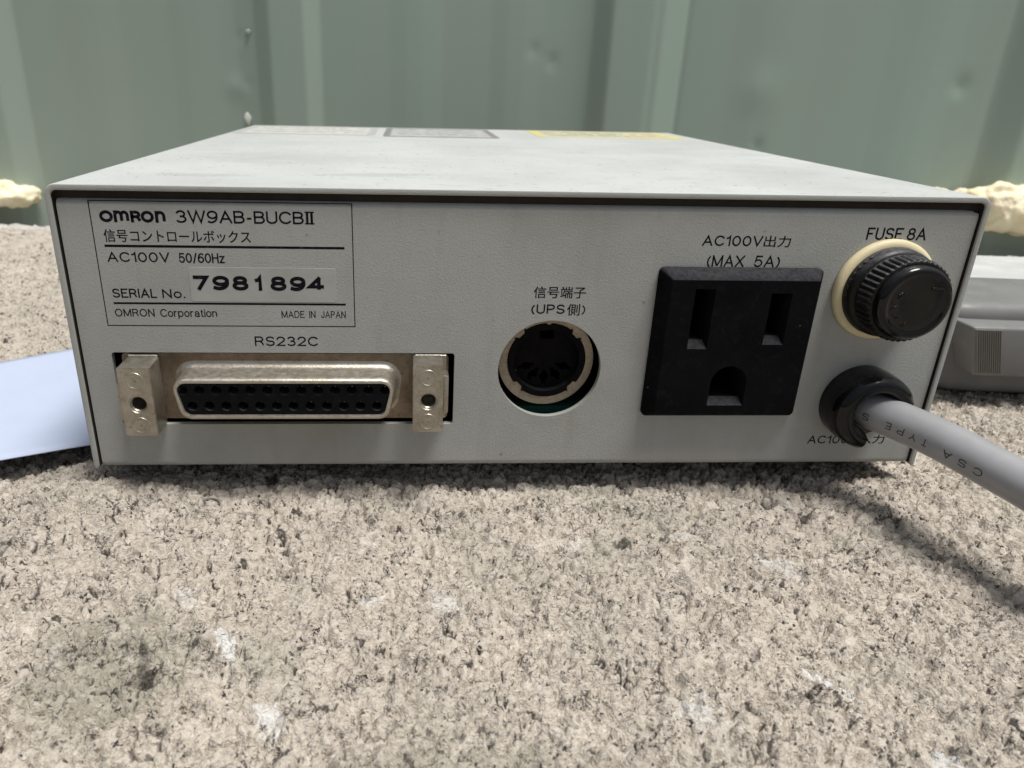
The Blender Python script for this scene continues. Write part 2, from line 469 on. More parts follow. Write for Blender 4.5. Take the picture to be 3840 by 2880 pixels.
        base = t.mix(t.math('MULTIPLY', t.ramp(f, [(.45, amt), (1.1, 0.)]), 1.), base, (.46, .49, .44), 'MULTIPLY')
    base = t.mix(t.ramp(t.noise(95, 5, .7), [(.54, 0.), (.70, .4)]), base, (.42, .38, .33))
    base = t.mix(t.ramp(t.noise(140, 4, .65, t.mapped((1, 1, 1), (0, 0, 0), (.4, .2, 0))), [(.56, 0.), (.68, .5)]), base, (.70, .65, .575))
    # chalky bloom on the far part of the slab
    for (cx, cy, rx, ry, amt) in ((310, 190, 75, 48, .75), (-140, 262, 60, 16, .6)):
        mp = t.n("ShaderNodeMapping", vector_type='TEXTURE')
        mp.inputs['Location'].default_value = (cx*MM, cy*MM, GZ*MM); mp.inputs['Scale'].default_value = (rx*MM, ry*MM, 1)
        t.l(t.tc.outputs['Object'], mp.inputs['Vector'])
        ln = t.n("ShaderNodeVectorMath", operation='LENGTH'); t.l(mp.outputs[0], ln.inputs[0])
        f = t.math('ADD', ln.outputs['Value'], t.math('MULTIPLY', t.math('SUBTRACT', t.noise(160, 4, .6), .5), 1.2))
        base = t.mix(t.ramp(f, [(.5, amt), (1.1, 0.)]), base, (.62, .625, .60))
    # white plaster scuffs with a place and a shape of their own
    sepn = t.n("ShaderNodeSeparateXYZ"); t.l(t.tc.outputs['Object'], sepn.inputs[0])
    scr = t.noise(620, 4, .7)
    for (cx, cy, rx, ry, ang, amt) in SCUFFS:
        mp = t.n("ShaderNodeMapping", vector_type='TEXTURE')
        mp.inputs['Location'].default_value = (cx*MM, cy*MM, GZ*MM); mp.inputs['Rotation'].default_value = (0, 0, math.radians(ang))
        mp.inputs['Scale'].default_value = (rx*MM, ry*MM, 1)
        t.l(t.tc.outputs['Object'], mp.inputs['Vector'])
        ln = t.n("ShaderNodeVectorMath", operation='LENGTH'); t.l(mp.outputs[0], ln.inputs[0])
        f = t.math('ADD', ln.outputs['Value'], t.math('MULTIPLY', t.math('SUBTRACT', scr, .5), 4.2))
        base = t.mix(t.ramp(f, [(.7, amt), (.95, 0.)]), base, (.72, .72, .70))
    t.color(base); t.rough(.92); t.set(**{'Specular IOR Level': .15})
    t.bump(t.math('ADD', t.noise(2600, 3, .6), t.math('MULTIPLY', t.noise(900, 3), .6)), .6, 1.0)
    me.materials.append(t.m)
    o = bpy.data.objects.new("ground", me); COL.objects.link(o)
    tag(o, kind='structure')
    return o

#   x, y, half length, half width, angle, strength
SCUFFS = [(32.5, -40, 4.2, 1.0, -62, .85), (40.5, -52, 3.4, 1.6, -50, .75), (52, -30, 2.4, 1.3, 20, .4), (63, -31, 3, 2.2, 30, .45),
          (113, -47.6, 3.4, .85, -38, 1.), (94, -52, 3.0, 2.4, 20, .5), (118, -24, 4., 2.5, -30, .4), (120.5, -60, 2., 1.5, 10, .7),
          (86, -18, 3., 1.5, 40, .35), (24, -30, 3, 1.6, -30, .35), (105, -16, 3, 1.4, 10, .3)]
HAND_SHADE = [(18, -44, 14, 15, 20, .5), (62, -62, 22, 7, 0, .4)]  # soft shadow of hand and phone, painted into the concrete colour
build_ground()

# ------------------------------------------------------------------ green profiled sheet wall
WALL_N = Vector((.1056, 1, 0)); WALL_OFF = 290.
def wall_pt(x, out, z):
    """point on the wall at plan x, pushed 'out' mm towards the viewer"""
    y = WALL_OFF-.1056*(x+140)
    n = WALL_N.normalized()
    return Vector((x, y, z))-n*out

def build_wall():
    r = root("corrugated_wall", tuple(wall_pt(90, 0, -26)), "grey green profiled metal sheet wall with vertical ribs behind the box", "wall")
    prof = [(-620, 0), (-440, 0), (-430, 7), (-400, 7), (-394, 0), (-290, 0), (-280, 7), (-186, 7), (-150, 7), (-140.5, 0),
            (-118, .3), (-106, .9), (-98, .9), (-86, .2), (-62, .2), (-54, .7), (-46, .7), (-36, .2),
            (-28.5, 0), (-20.5, 1.2), (-18.5, 1.4), (-9.8, 7.2), (7.8, 7.2), (13, 0), (26, .1), (48, .4), (56, 1.1), (64, 1.1), (74, .3),
            (97, .3), (105, 1.1), (113, 1.1), (122, .3), (138, 0), (145.5, 0), (153.4, 7.2), (172.5, 7.2), (174, 6.6), (177.2, 6.6), (188, .6), (189.2, -.9), (190.4, 0),
            (212, .1), (226, .9), (236, .9), (252, .2), (284, .2), (296, .9), (306, .9), (318, .1), (335, 0), (338, -1.2), (341, 0),
            (352, 7), (375, 7), (386, 0), (520, 0), (530, 7), (560, 7), (568, 0), (760, 0), (860, 0)]
    zs = [-27, -10, 10, 40, 70, 110, 180, 300, 520]
    b = bmesh.new(); rows = []
    # resample the profile with small rounded folds
    P = []
    for (x0, d0), (x1, d1) in zip(prof, prof[1:]):
        n = max(2, int((x1-x0)/3))
        for i in range(n): P.append((x0+(x1-x0)*i/n, d0+(d1-d0)*i/n))
    P.append(prof[-1])
    A = np.array(P); xx = np.arange(-620, 860, 1.1); dd = np.interp(xx, A[:, 0], A[:, 1])
    ker = np.array([1, 4, 1])/6; dd = np.convolve(np.pad(dd, 1, 'edge'), ker, 'valid')
    dents = [(-27, 85, 2.2, -.5), (-30, 62, 5, .8), (-24, 64, 2.5, -.6), (118, 82, 3, -.5), (127, 77, 3, -.6), (228, 66, 9, .6), (231, 40, 3, -.8), (322, 70, 4, -1.0)]
    zz = np.concatenate([np.arange(-27, 120, 2.5), np.array([130, 160, 220, 320, 520.])])
    for z in zz:
        d = dd.copy()
        for cx, cz, s, a in dents: d += a*np.exp(-(((xx-cx)**2+(z-cz)**2)/s**2))
        d += .35*np.sin(xx/37+z/90)+.25*np.sin(xx/19-z/60)
        rows.append([b.verts.new(wall_pt(x, o, z)) for x, o in zip(xx, d)])
    for a, c in zip(rows, rows[1:]):
        for i in range(len(a)-1): b.faces.new((a[i], a[i+1], c[i+1], c[i]))
    t = NT("grey_green_coated_steel")
    n = t.noise(9, 4, .55); st = t.noise(1, 4, .6, t.mapped((60, 60, 5)))
    c = t.mix(t.ramp(n, [(.35, 0.), (.7, 1.)]), (.285, .37, .318), (.30, .365, .313))
    c = t.mix(t.ramp(st, [(.45, 0.), (.75, .5)]), c, (.315, .362, .318))
    sp = t.voro(75)
    dot = t.math('MULTIPLY', t.ramp(sp.outputs['Distance'], [(.03, .6), (.10, 0.)]), t.ramp(t.noise(31, 2), [(.67, 0.), (.72, 1.)]))
    c = t.mix(dot, c, (.12, .14, .125))
    t.color(c); t.rough(.36); t.set(**{'Specular IOR Level': .5})
    t.bump(t.noise(1400, 2), .05, .2)
    s = emit("sheet", b, t.m, r, 60)
    sol = s.modifiers.new("thickness", 'SOLIDIFY'); sol.thickness = .6*MM; sol.offset = 1
    # rivet head and a run of white sealant
    p = wall_pt(-21.8, 1.4, 87.5); prof2 = [(.01, -.8), (.6, -.7), (1.2, -.4), (1.5, 0), (1.55, .6)]
    rb = lathe_bm(prof2, p.x, p.z, 20)
    for v in rb.verts: v.co.y += p.y
    emit("rivet", rb, flat_material("painted_rivet", (.30, .345, .30), .4), r)
    sb = bmesh.new(); bmesh.ops.create_icosphere(sb, subdivisions=3, radius=1)
    q = wall_pt(-25.4, .8, 47.2)
    for v in sb.verts:
        k = 1+.35*math.sin(3.1*v.co.z+1)*.6
        v.co = (q.x+v.co.x*1.5*k-.25*v.co.z, q.y+v.co.y*.7, q.z+v.co.z*3.2)
    emit("sealant_drip", sb, flat_material("white_sealant", (.62, .64, .58), .6), r)
build_wall()

# ------------------------------------------------------------------ expanding foam along the wall foot
def foam_material():
    t = NT("cream_expanding_foam")
    n = t.noise(90, 4, .6); f = t.noise(420, 4, .6)
    sep = t.n("ShaderNodeSeparateXYZ"); t.l(t.tc.outputs['Object'], sep.inputs[0])
    c = t.mix(t.ramp(n, [(.50, 0.), (.72, .7)]), (.88, .80, .58), (.78, .62, .33))
    t.color(c); t.rough(.75)
    t.bump(t.math('ADD', n, t.math('MULTIPLY', f, .35)), 2.0, .9)
    t.set(**{'Subsurface Weight': .15, 'Subsurface Scale': .004})
    return t.m
M_foam = foam_material()

def foam(name, blobs, label, group):
    """blobs: (x, out, z, rx, ry, rz) melted together with a voxel remesh"""
    b = bmesh.new()
    base = wall_pt(blobs[0][0], blobs[0][1], GZ-20)
    for i, (x, out, z, rx, ry, rz) in enumerate(blobs):
        s = bmesh.new(); bmesh.ops.create_icosphere(s, subdivisions=4, radius=1)
        c = wall_pt(x, out, z)
        for v in s.verts:
            d = v.co.normalized()
            k = 1+.10*math.sin(5*d.x+i*2.1)*math.sin(4*d.z+i)+.06*math.sin(11*d.y+7*d.x+i)
            v.co = (c.x+d.x*rx*k, c.y+d.y*ry*k, c.z+d.z*rz*k)
        merge(b, s)
    o = emit(name, b, M_foam, None, 180, tuple(base))
    m = o.modifiers.new("melt", 'REMESH'); m.mode = 'VOXEL'; m.voxel_size = .9*MM; m.use_smooth_shade = True
    sm = o.modifiers.new("smooth", 'SMOOTH'); sm.factor = .6; sm.iterations = 4
    tx = bpy.data.textures.new("foam_lumps", 'CLOUDS'); tx.noise_scale = .0042
    dm = o.modifiers.new("lumps", 'DISPLACE'); dm.texture = tx; dm.strength = 2.6*MM; dm.mid_level = .42; dm.texture_coords = 'LOCAL'
    tag(o, label, "foam", group)
    return o
foam("foam_bead", [(-150, 11, 6, 11, 9, 5.5), (-160, 12, 7.2, 12, 10, 6.6), (-172, 11, 6.5, 12, 9, 6.5), (-186, 11, 7, 14, 9, 6.5), (-204, 11, 6, 14, 9, 6),
                   (-226, 11, 6, 16, 9, 6), (-252, 11, 6, 18, 9, 6), (-141, 9, 7, 3, 5, 4), (-168, 17, 1, 7, 7, 3.6), (-180, 17, 0, 8, 7, 4)],
     "low cream foam bead at the wall foot left of the box", "hardened foam along the wall foot")
foam("foam_bead", [(348, 14, 15.5, 11, 10, 11.5), (346.5, 12, 19.5, 7, 7, 7.2), (359, 13, 14.5, 13, 11, 11.5), (374, 13, 13.5, 14, 11, 11), (394, 13, 12.5, 15, 11, 10.5),
                   (420, 13, 11, 18, 11, 10), (454, 12, 10, 20, 10, 9), (338, 10, 18.5, 9, 6, 6), (331, 8, 19, 6, 5, 4.2), (320, 7, 17, 9, 5, 6), (342, 12, 11, 7, 8, 7)],
     "tall cream foam lump at the wall foot right of the box, above the grey plug", "hardened foam along the wall foot")

# ------------------------------------------------------------------ sheet of paper
def build_paper():
    b = bmesh.new()
    A, B = Vector((-66, -18, 0)), Vector((26, 25, 0))          # near edge
    C, D = Vector((-86, 28, 0)), Vector((8, 96, 0))            # far edge
    nu, nv = 40, 24; rows = []
    for j in range(nv+1):
        f = j/nv; row = []
        for i in range(nu+1):
            u = i/nu
            p = A.lerp(B, u).lerp(C.lerp(D, u), f)
            z = -1.6+.5*(1-f)**2-.3*f+.35*math.sin(2.4*u+1.2*f)+.25*math.sin(5*u-2*f)
            if u > .62: z -= (u-.62)*1.3
            row.append(b.verts.new((p.x, p.y, z)))
        rows.append(row)
    for a, c in zip(rows, rows[1:]):
        for i in range(nu): b.faces.new((a[i], a[i+1], c[i+1], c[i]))
    t = NT("white_paper"); n = t.noise(120, 4)
    t.color(t.mix(t.ramp(n, [(.3, 0.), (.7, 1.)]), (.43, .49, .63), (.41, .47, .61))); t.rough(.8)
    t.bump(t.noise(500, 4), .06, .5)
    o = emit("paper_sheet", b, t.m, None, 60, (-40, 20, GZ))
    s = o.modifiers.new("thickness", 'SOLIDIFY'); s.thickness = .25*MM; s.offset = -1
    tag(o, "pale bluish white sheet of paper lying on the concrete, left of the box", "paper")
build_paper()

# ------------------------------------------------------------------ grey plug to the right, behind the box edge
def build_plug():
    r = root("power_plug", (222, 58, GZ), "grey moulded plastic plug lying on the concrete right of the box", "plug")
    # body: cross-section (in yz) swept along x with a rounded end
    loops = []
    sec = lambda k, y0, y1, z0, z1, rr: [(p[0], p[1]) for p in rrect(y0+k, y1-k, z0+k*.7, z1-k*.7, max(.8, rr-k*.4), 5)]
    for x, k in ((188., 5.5), (188.8, 3.2), (190.5, 1.4), (193.5, .3), (198, 0), (215, -.2), (238, 0), (258, .4), (272, 2), (276, 4.5), (277, 7)):
        sl = (x-190)*-.085
        loops.append([(x+(.16*(8-z) if z < 8 else .0)*(1 if x < 230 else 0), y+sl, z) for y, z in sec(k, 43.5, 74, GZ+1.2, 19.6, 3.2)])
    body = loops_bm(loops, True, True)
    emit("plug_body", body, M_plug, r, 50)
    # lower, paler housing behind, its flat top visible between plug and foam
    rbk = box_bm(206, 345, 79, 141, GZ+.8, 11.2, 2.2, 4)
    for v in rbk.verts: v.co.y += -.10*(v.co.x-240)
    emit("rear_housing", rbk, plastic_material("pale_grey_moulding", (.47, .48, .475), .55, .3, .0, .3), r, 50)
    g = box_bm(190.6, 262, 37.0, 47, 3.4, 15.9, .8, 3)
    for v in g.verts:
        v.co.y += -.085*(v.co.x-190)
        if v.co.x < 200: v.co.x += .30*(15.9-v.co.z)
    emit("grip_block", g, M_plug, r, 40)
    rb = bmesh.new()
    for i in range(12):
        x = 191.2+i*.5
        q = box_bm(x, x+.26, 36.6, 38.2, 4.2, 15.3, .08, 1)
        for v in q.verts:
            v.co.y += -.085*(v.co.x-190)
            v.co.x += .30*(15.9-v.co.z)
        merge(rb, q)
    emit("grip_ribs", rb, plastic_material("dirty_grey_ribs", (.15, .145, .132), .6, .3, .15), r, 30)
build_plug()

# ------------------------------------------------------------------ a plain grotesque drawn as strokes (cap height 1)
def arc(cx, cy, rx, ry, a0, a1, n=None):
    n = n or max(6, int(abs(a1-a0)/11))
    return [(cx+rx*math.cos(math.radians(a0+(a1-a0)*i/n)), cy+ry*math.sin(math.radians(a0+(a1-a0)*i/n))) for i in range(n+1)]
def ell(cx, cy, rx, ry): return ['closed']+arc(cx, cy, rx, ry, 90, 450, 36)[:-1]
GL = {
 'A': (.72, [[(0, 0), (.36, 1), (.72, 0)], ['butt', (.12, .33), (.60, .33)]]),
 'B': (.60, [[(0, 0), (0, 1)]+[(.33, 1)]+arc(.33, .765, .235, .235, 85, -90)+[(0, .53)], ['butt', (.2, .53)]+arc(.34, .265, .265, .265, 90, -90)+[(0, 0)]]),
 'C': (.70, [arc(.385, .5, .385, .5, 42, 318)]),
 'D': (.66, [['closed', (0, 0), (0, 1), (.28, 1)]+arc(.28, .5, .38, .5, 85, -85)+[(.28, 0)]]),
 'E': (.54, [[(.54, 1), (0, 1), (0, 0), (.54, 0)], ['butt', (0, .53), (.48, .53)]]),
 'F': (.52, [[(.52, 1), (0, 1), (0, 0)], ['butt', (0, .51), (.45, .51)]]),
 'H': (.64, [[(0, 0), (0, 1)], [(.64, 0), (.64, 1)], ['butt', (0, .53), (.64, .53)]]),
 'I': (.0, [[(0, 0), (0, 1)]]),
 'J': (.44, [[(.44, 1), (.44, .28)]+arc(.22, .28, .22, .28, 0, -180)]),
 'L': (.48, [[(0, 1), (0, 0), (.48, 0)]]),
 'M': (.80, [[(0, 0), (0, 1)], ['butt', (0, 1), (.40, .02)], ['butt', (.40, .02), (.80, 1)], [(.80, 1), (.80, 0)]]),
 'N': (.64, [[(0, 0), (0, 1)], ['butt', (0, 1), (.64, 0)], [(.64, 0), (.64, 1)]]),
 'O': (.78, [ell(.39, .5, .39, .5)]),
 'P': (.58, [[(0, 0), (0, 1), (.31, 1)]+arc(.31, .735, .265, .265, 85, -90)+[(0, .47)]]),
 'R': (.62, [[(0, 0), (0, 1), (.33, 1)]+arc(.33, .745, .255, .255, 85, -90)+[(0, .49)], ['butt', (.34, .49), (.48, .38), (.56, .2), (.62, 0)]]),
 'S': (.60, [arc(.30, .75, .29, .25, 28, 270)+arc(.30, .25, .30, .25, 90, -155)[1:]]),
 'T': (.62, [['butt', (0, 1), (.62, 1)], [(.31, 1), (.31, 0)]]),
 'U': (.62, [[(0, 1), (0, .31)]+arc(.31, .31, .31, .31, 180, 360)+[(.62, 1)]]),
 'V': (.68, [[(0, 1), (.34, 0), (.68, 1)]]),
 'W': (1.04, [[(0, 1), (.26, 0), (.52, 1), (.78, 0), (1.04, 1)]]),
 'X': (.66, [[(0, 0), (.66, 1)], [(0, 1), (.66, 0)]]),
 'Y': (.66, [[(0, 1), (.33, .45), (.66, 1)], ['butt', (.33, .47), (.33, 0)]]),
 '0': (.60, [ell(.30, .5, .30, .5)]),
 '1': (.24, [[(.0, .79), (.14, .84), (.24, 1), (.24, 0)]]),
 '2': (.58, [arc(.29, .71, .28, .29, 170, -38)+[(0, 0), (.58, 0)]]),
 '3': (.58, [arc(.28, .755, .25, .245, 155, -90), ['butt']+arc(.28, .265, .30, .265, 90, -158)]),
 '4': (.62, [[(.62, .26), (0, .26), (.46, 1)], ['butt', (.46, 1), (.46, 0)]]),
 '5': (.58, [[(.54, 1), (.12, 1), (.05, .50)]+arc(.29, .32, .29, .32, 142, -150)]),
 '6': (.58, [ell(.29, .31, .29, .31), arc(.38, .46, .38, .54, 62, 192)]),
 '7': (.60, [[(0, 1), (.60, 1), (.20, 0)]]),
 '8': (.58, [ell(.29, .765, .245, .235), ell(.29, .265, .29, .265)]),
 '9': (.58, [ell(.29, .69, .29, .31), arc(.20, .54, .38, .54, 242, 372)]),
 'o': (.54, [ell(.27, .36, .27, .36)]),
 'r': (.30, [[(0, 0), (0, .72)], ['butt', (0, .45)]+arc(.26, .45, .26, .27, 180, 80)]),
 'p': (.54, [[(0, .72), (0, -.26)], ell(.27, .36, .27, .36)]),
 'a': (.50, [arc(.25, .50, .22, .22, 160, 20)+[(.48, .5), (.48, 0)], ell(.235, .20, .235, .20)]),
 't': (.28, [[(.12, .92), (.12, .16), (.2, 0), (.28, 0)], ['butt', (0, .70), (.28, .70)]]),
 'i': (.0, [[(0, 0), (0, .70)], [(0, .95), (0, .98)]]),
 'n': (.46, [[(0, 0), (0, .72)], ['butt', (0, .46)]+arc(.23, .46, .23, .26, 180, 0)+[(.46, 0)]]),
 'z': (.46, [[(0, .70), (.46, .70), (0, 0), (.46, 0)]]),
 '/': (.34, [[(0, -.05), (.34, 1.02)]]),
 '-': (.30, [['butt', (0, .38), (.30, .38)]]),
 '.': (.0, [[(0, 0), (0, .02)]]),
 '(': (.18, [arc(.52, .42, .52, .68, 135, 225)]),
 ')': (.18, [arc(-.34, .42, .52, .68, 45, -45)]),
 'm*': (1.0, [[(0, 0), (0, 1)], ['butt', (0, .62)]+arc(.25, .62, .25, .38, 180, 0)+[(.5, 0)], ['butt', (.5, .62)]+arc(.75, .62, .25, .38, 180, 0)+[(1., 0)]]),
 'n*': (.60, [[(0, 0), (0, 1)], ['butt', (0, .60)]+arc(.30, .60, .30, .40, 180, 0)+[(.60, 0)]]),
}
_layer = [0]
def ribbon(b, P, t, closed, caps, y, depth):
    P = [Vector(p) for p in P]; n = len(P)
    Q = [P[0]]
    for p in P[1:]:
        if (p-Q[-1]).length > 1e-5: Q.append(p)
    P = Q; n = len(P)
    if not closed and caps:
        P[0] = P[0]+(P[0]-P[1]).normalized()*t/2; P[-1] = P[-1]+(P[-1]-P[-2]).normalized()*t/2
    Lf, Rt = [], []
    for i in range(n):
        if closed or 0 < i < n-1:
            d1 = (P[i]-P[i-1]).normalized(); d2 = (P[(i+1) % n]-P[i]).normalized()
            n1 = Vector((-d1.y, d1.x)); n2 = Vector((-d2.y, d2.x)); m = n1+n2
            m = m.normalized() if m.length > 1e-4 else n1
            k = min(1/max(m.dot(n1), .2), 2.6)
        else:
            d = (P[1]-P[0]) if i == 0 else (P[-1]-P[-2]); d.normalize(); m = Vector((-d.y, d.x)); k = 1
        Lf.append(P[i]+m*k*t/2); Rt.append(P[i]-m*k*t/2)
    A = [b.verts.new((p.x, y, p.y)) for p in Lf]; B = [b.verts.new((p.x, y, p.y)) for p in Rt]
    for i in range(n if closed else n-1):
        j = (i+1) % n
        b.faces.new((A[i], A[j], B[j], B[i]))
def strokes_bm(s, x0, x1, z0, z1, t, y, gap=.27, space=.42):
    """s set between x0..x1 (outer extents) and baseline z0 .. cap line z1, stroke t mm"""
    chars = list(s) if isinstance(s, str) else s
    sx_n = 0; pos = []
    for i, ch in enumerate(chars):
        if ch == ' ': sx_n += space; continue
        if pos and chars[i-1] != ' ': sx_n += gap
        pos.append((ch, sx_n)); sx_n += GL[ch][0]
    sx = (x1-x0-t)/max(sx_n, 1e-6) if sx_n > 0 else 0; sz = z1-z0-t
    b = bmesh.new(); k = 0
    for ch, off in pos:
        for st in GL[ch][1]:
            st = list(st); closed = caps = False; mode = st[0] if isinstance(st[0], str) else ''
            if mode: st = st[1:]
            P = [(x0+t/2+(off+px)*sx, z0+t/2+pz*sz) for px, pz in st]
            ribbon(b, P, t, mode == 'closed', mode == '', y-.0012*(k % 5), 0); k += 1
    return b

# ------------------------------------------------------------------ the control box
W, H, D = 155.0, 51.02, 158.0
BOX = root("control_box", (77.5, 79, GZ), "light grey metal control box on rough concrete, its socket panel facing the viewer", "control box")

def build_cover():
    t, r = 1.0, 1.9
    def outer(k=0.):
        P = [(0+k, 0.9), (0+k, 4)]
        P += [(r+(r-k)*-math.cos(a), H-r+(r-k)*math.sin(a)) for a in [math.radians(90*i/7) for i in range(8)]]
        P += [(W-r+(r-k)*math.sin(a), H-r+(r-k)*math.cos(a)) for a in [math.radians(90*i/7) for i in range(8)]]
        P += [(W-k, 4), (W-k, .9)]
        return P
    def inner(): 
        ri = .9
        P = [(t, .9), (t, 4)]
        P += [(t+ri-ri*math.cos(a), H-t-ri+ri*math.sin(a)) for a in [math.radians(90*i/7) for i in range(8)]]
        P += [(W-t-ri+ri*math.sin(a), H-t-ri+ri*math.cos(a)) for a in [math.radians(90*i/7) for i in range(8)]]
        P += [(W-t, 4), (W-t, .9)]
        return P
    o = outer(); i = inner()
    tipL = [(.1, .35), (.5, 0.), (.9, .35)]; tipR = [(W-.9, .35), (W-.5, 0), (W-.1, .35)]
    loop = tipL[::-1][1:2]
    loop = o+[(W-.1, .35), (W-.5, 0.02), (W-.9, .35)]+i[::-1]+[(.9, .35), (.5, 0.02), (.1, .35)]
    # small paint-rounded front arris: three loops
    cx = sum(p[0] for p in loop)/len(loop)
    def shrink(k):
        n = len(loop); out = []
        for j in range(n):
            p0, p1, p2 = Vector(loop[j-1]), Vector(loop[j]), Vector(loop[(j+1) % n])
            d1 = (p1-p0).normalized(); d2 = (p2-p1).normalized()
            n1 = Vector((d1.y, -d1.x)); n2 = Vector((d2.y, -d2.x)); nn = n1+n2
            nn = nn.normalized() if nn.length > 1e-6 else n1
            out.append(p1+nn*k)
        return out
    test = shrink(.1)
    sgn = 1 if test[5][0] > loop[5][0] else -1
    L = []
    for y, k in ((-.70, .22), (-.66, .10), (-.57, .03), (-.45, 0), (D, 0)):
        q = shrink(sgn*k); L.append([(p[0], y, p[1]) for p in q])
    b = loops_bm(L)
    # front and back edge faces of the sheet
    b.verts.ensure_lookup_table()
    n = len(loop)
    bmesh.ops.triangle_fill  # (closed by strips below)
    half = n//2
    for base in (0, (len(L)-1)*n):
        V = [b.verts[base+j] for j in range(n)]
        no = len(o); ni = len(i)
        # outer j <-> inner mirrored
        for j in range(no-1):
            a0, a1 = V[j], V[j+1]; i0, i1 = V[no+3+ni-1-j], V[no+3+ni-2-j]
            b.faces.new((a0, a1, i1, i0))
        b.faces.new((V[no-1], V[no], V[no+1], V[no+2], V[no+3]))
        b.faces.new((V[0], V[n-1], V[n-2], V[n-3], V[no+3+ni-1]))
    return emit("cover", b, M_cover, BOX, 40)
cover = build_cover()

# unpainted inside of the cover and a dark strip painting shade into the gap round the panel
def build_lining_gap_shade():
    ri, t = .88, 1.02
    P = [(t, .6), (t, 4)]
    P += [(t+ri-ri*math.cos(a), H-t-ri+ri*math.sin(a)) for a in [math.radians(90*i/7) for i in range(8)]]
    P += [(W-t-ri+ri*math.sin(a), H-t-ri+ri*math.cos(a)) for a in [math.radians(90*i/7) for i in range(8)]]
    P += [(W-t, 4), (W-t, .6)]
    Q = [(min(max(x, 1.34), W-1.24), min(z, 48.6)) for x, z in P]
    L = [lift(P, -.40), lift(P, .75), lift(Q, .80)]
    return emit("inner_lining_gap_shade", loops_bm(L, closed=False), flat_material("bare_steel_gap_shade", (.030, .024, .020), .75, 0, .1), BOX, 40)
build_lining_gap_shade()

# back plate and bottom plate close the case
bt = box_bm(1.3, W-1.3, 1.5, D-1, .3, 1.3); merge(bt, box_bm(1.3, W-1.3, D-2, D-.8, 1.5, H-1.3))
emit("bottom_plate", bt, flat_material("shade_darkened_steel", (.05, .048, .045), .7, 0, .1), BOX)  # darkened tone deepens the shade under the box
for fx, fy in ((18, 20), (137, 20), (18, 138), (137, 138)):
    fb = bmesh.new(); bmesh.ops.create_cone(fb, cap_ends=True, segments=28, radius1=5.5, radius2=6.2, depth=4.2)
    for v in fb.verts: v.co += Vector((fx, fy, GZ+2.2))
    emit("foot", fb, M_rubber, BOX)

# worn paper labels at the rear of the top
def label_mat(name, paper, ink, edge, alt=None):
    t = NT(name)
    s = t.n("ShaderNodeSeparateXYZ"); t.l(t.tc.outputs['Generated'], s.inputs[0])
    u, v = s.outputs[0], s.outputs[1]
    ed = t.math('MINIMUM', t.math('MINIMUM', u, t.math('SUBTRACT', 1., u)), t.math('MULTIPLY', t.math('MINIMUM', v, t.math('SUBTRACT', 1., v)), .8))
    rows = t.math('SINE', t.math('MULTIPLY', v, 26.))
    words = t.noise(1, 3, .6, t.mapped((330, 160, 1)))
    m = t.math('MULTIPLY', t.ramp(rows, [(-.1, 0.), (.2, 1.)]), t.ramp(words, [(.42, 0.), (.5, 1.)]))
    m = t.math('MULTIPLY', m, t.ramp(ed, [(.07, 0.), (.09, 1.)]))
    c = t.mix(t.math('MULTIPLY', m, .8), paper, ink)
    if alt: c = t.mix(t.math('MULTIPLY', m, t.ramp(u, [(.62, 0.), (.72, .9)])), c, alt)
    c = t.mix(t.ramp(ed, [(.05, .95), (.075, 0.)]), c, edge)
    c = t.mix(t.ramp(t.noise(200, 4), [(.5, 0.), (.75, .5)]), c, (.55, .55, .53))
    t.color(c); t.rough(.45); return t.m
for x0, x1, y0, mm in ((2.8, 46.5, 116, label_mat("white_worn_label", (.56, .56, .54), (.26, .26, .25), (.40, .40, .39))),
                       (49.2, 85.5, 113.5, label_mat("grey_worn_label", (.44, .45, .44), (.20, .21, .21), (.19, .19, .19))),
                       (99.5, 148.5, 124.5, label_mat("yellow_worn_label", (.56, .55, .40), (.10, .13, .09), (.62, .54, .16), (.50, .30, .13)))):
    sb = loops_bm([[(x, y, H+.06) for x, y in rrect(x0, x1, y0, D-3, 2.2)], [(x, y, H-.1) for x, y in rrect(x0, x1, y0, D-3, 2.2)]], True)
    emit("worn_label", sb, mm, cover)

# rear panel: flat front with cut-outs, rolled top and bottom edges
PX0, PX1, PZ0, PZ1 = 1.35, 153.75, 0.05, 48.75
def build_panel():
    r = 1.3
    cut = rrect(6.15, 65.42, 8.85, 22.66, .5, 3)
    din = circ(82.5, 19.6, 9.25, 72)
    b = plate_bm([[(PX0, PZ0+r), (PX1, PZ0+r), (PX1, PZ1-r), (PX0, PZ1-r)], cut, din, rrect(101, 127.5, 12, 37.5, .5, 2), circ(139.95, 34.95, 6.5, 40), circ(141.5, 13.05, 5, 40)], 0, 1.1)
    # rolled edges (quarter rounds) running back as flanges
    def roll(zc, s):
        L = []
        for i in range(9):
            a = math.radians(90*i/8)
            L.append([(PX0+(.5 if i > 5 else 0), r-r*math.cos(a), zc+s*r*math.sin(a)), (PX1-(2.4 if i > 5 else (.8 if i > 3 else 0)), r-r*math.cos(a), zc+s*r*math.sin(a))])
        L.append([(PX0+.5, 9, zc+s*r), (PX1-2.4, 9, zc+s*r)])
        q = loops_bm(L, closed=False)
        ex = bmesh.ops.solidify(q, geom=q.faces[:], thickness=-.7*s)
        return q
    merge(b, roll(PZ1-r, 1)); merge(b, roll(PZ0+r, -1))
    bmesh.ops.remove_doubles(b, verts=b.verts, dist=.002)
    return emit("rear_panel", b, M_panel, BOX, 30)
panel = build_panel()

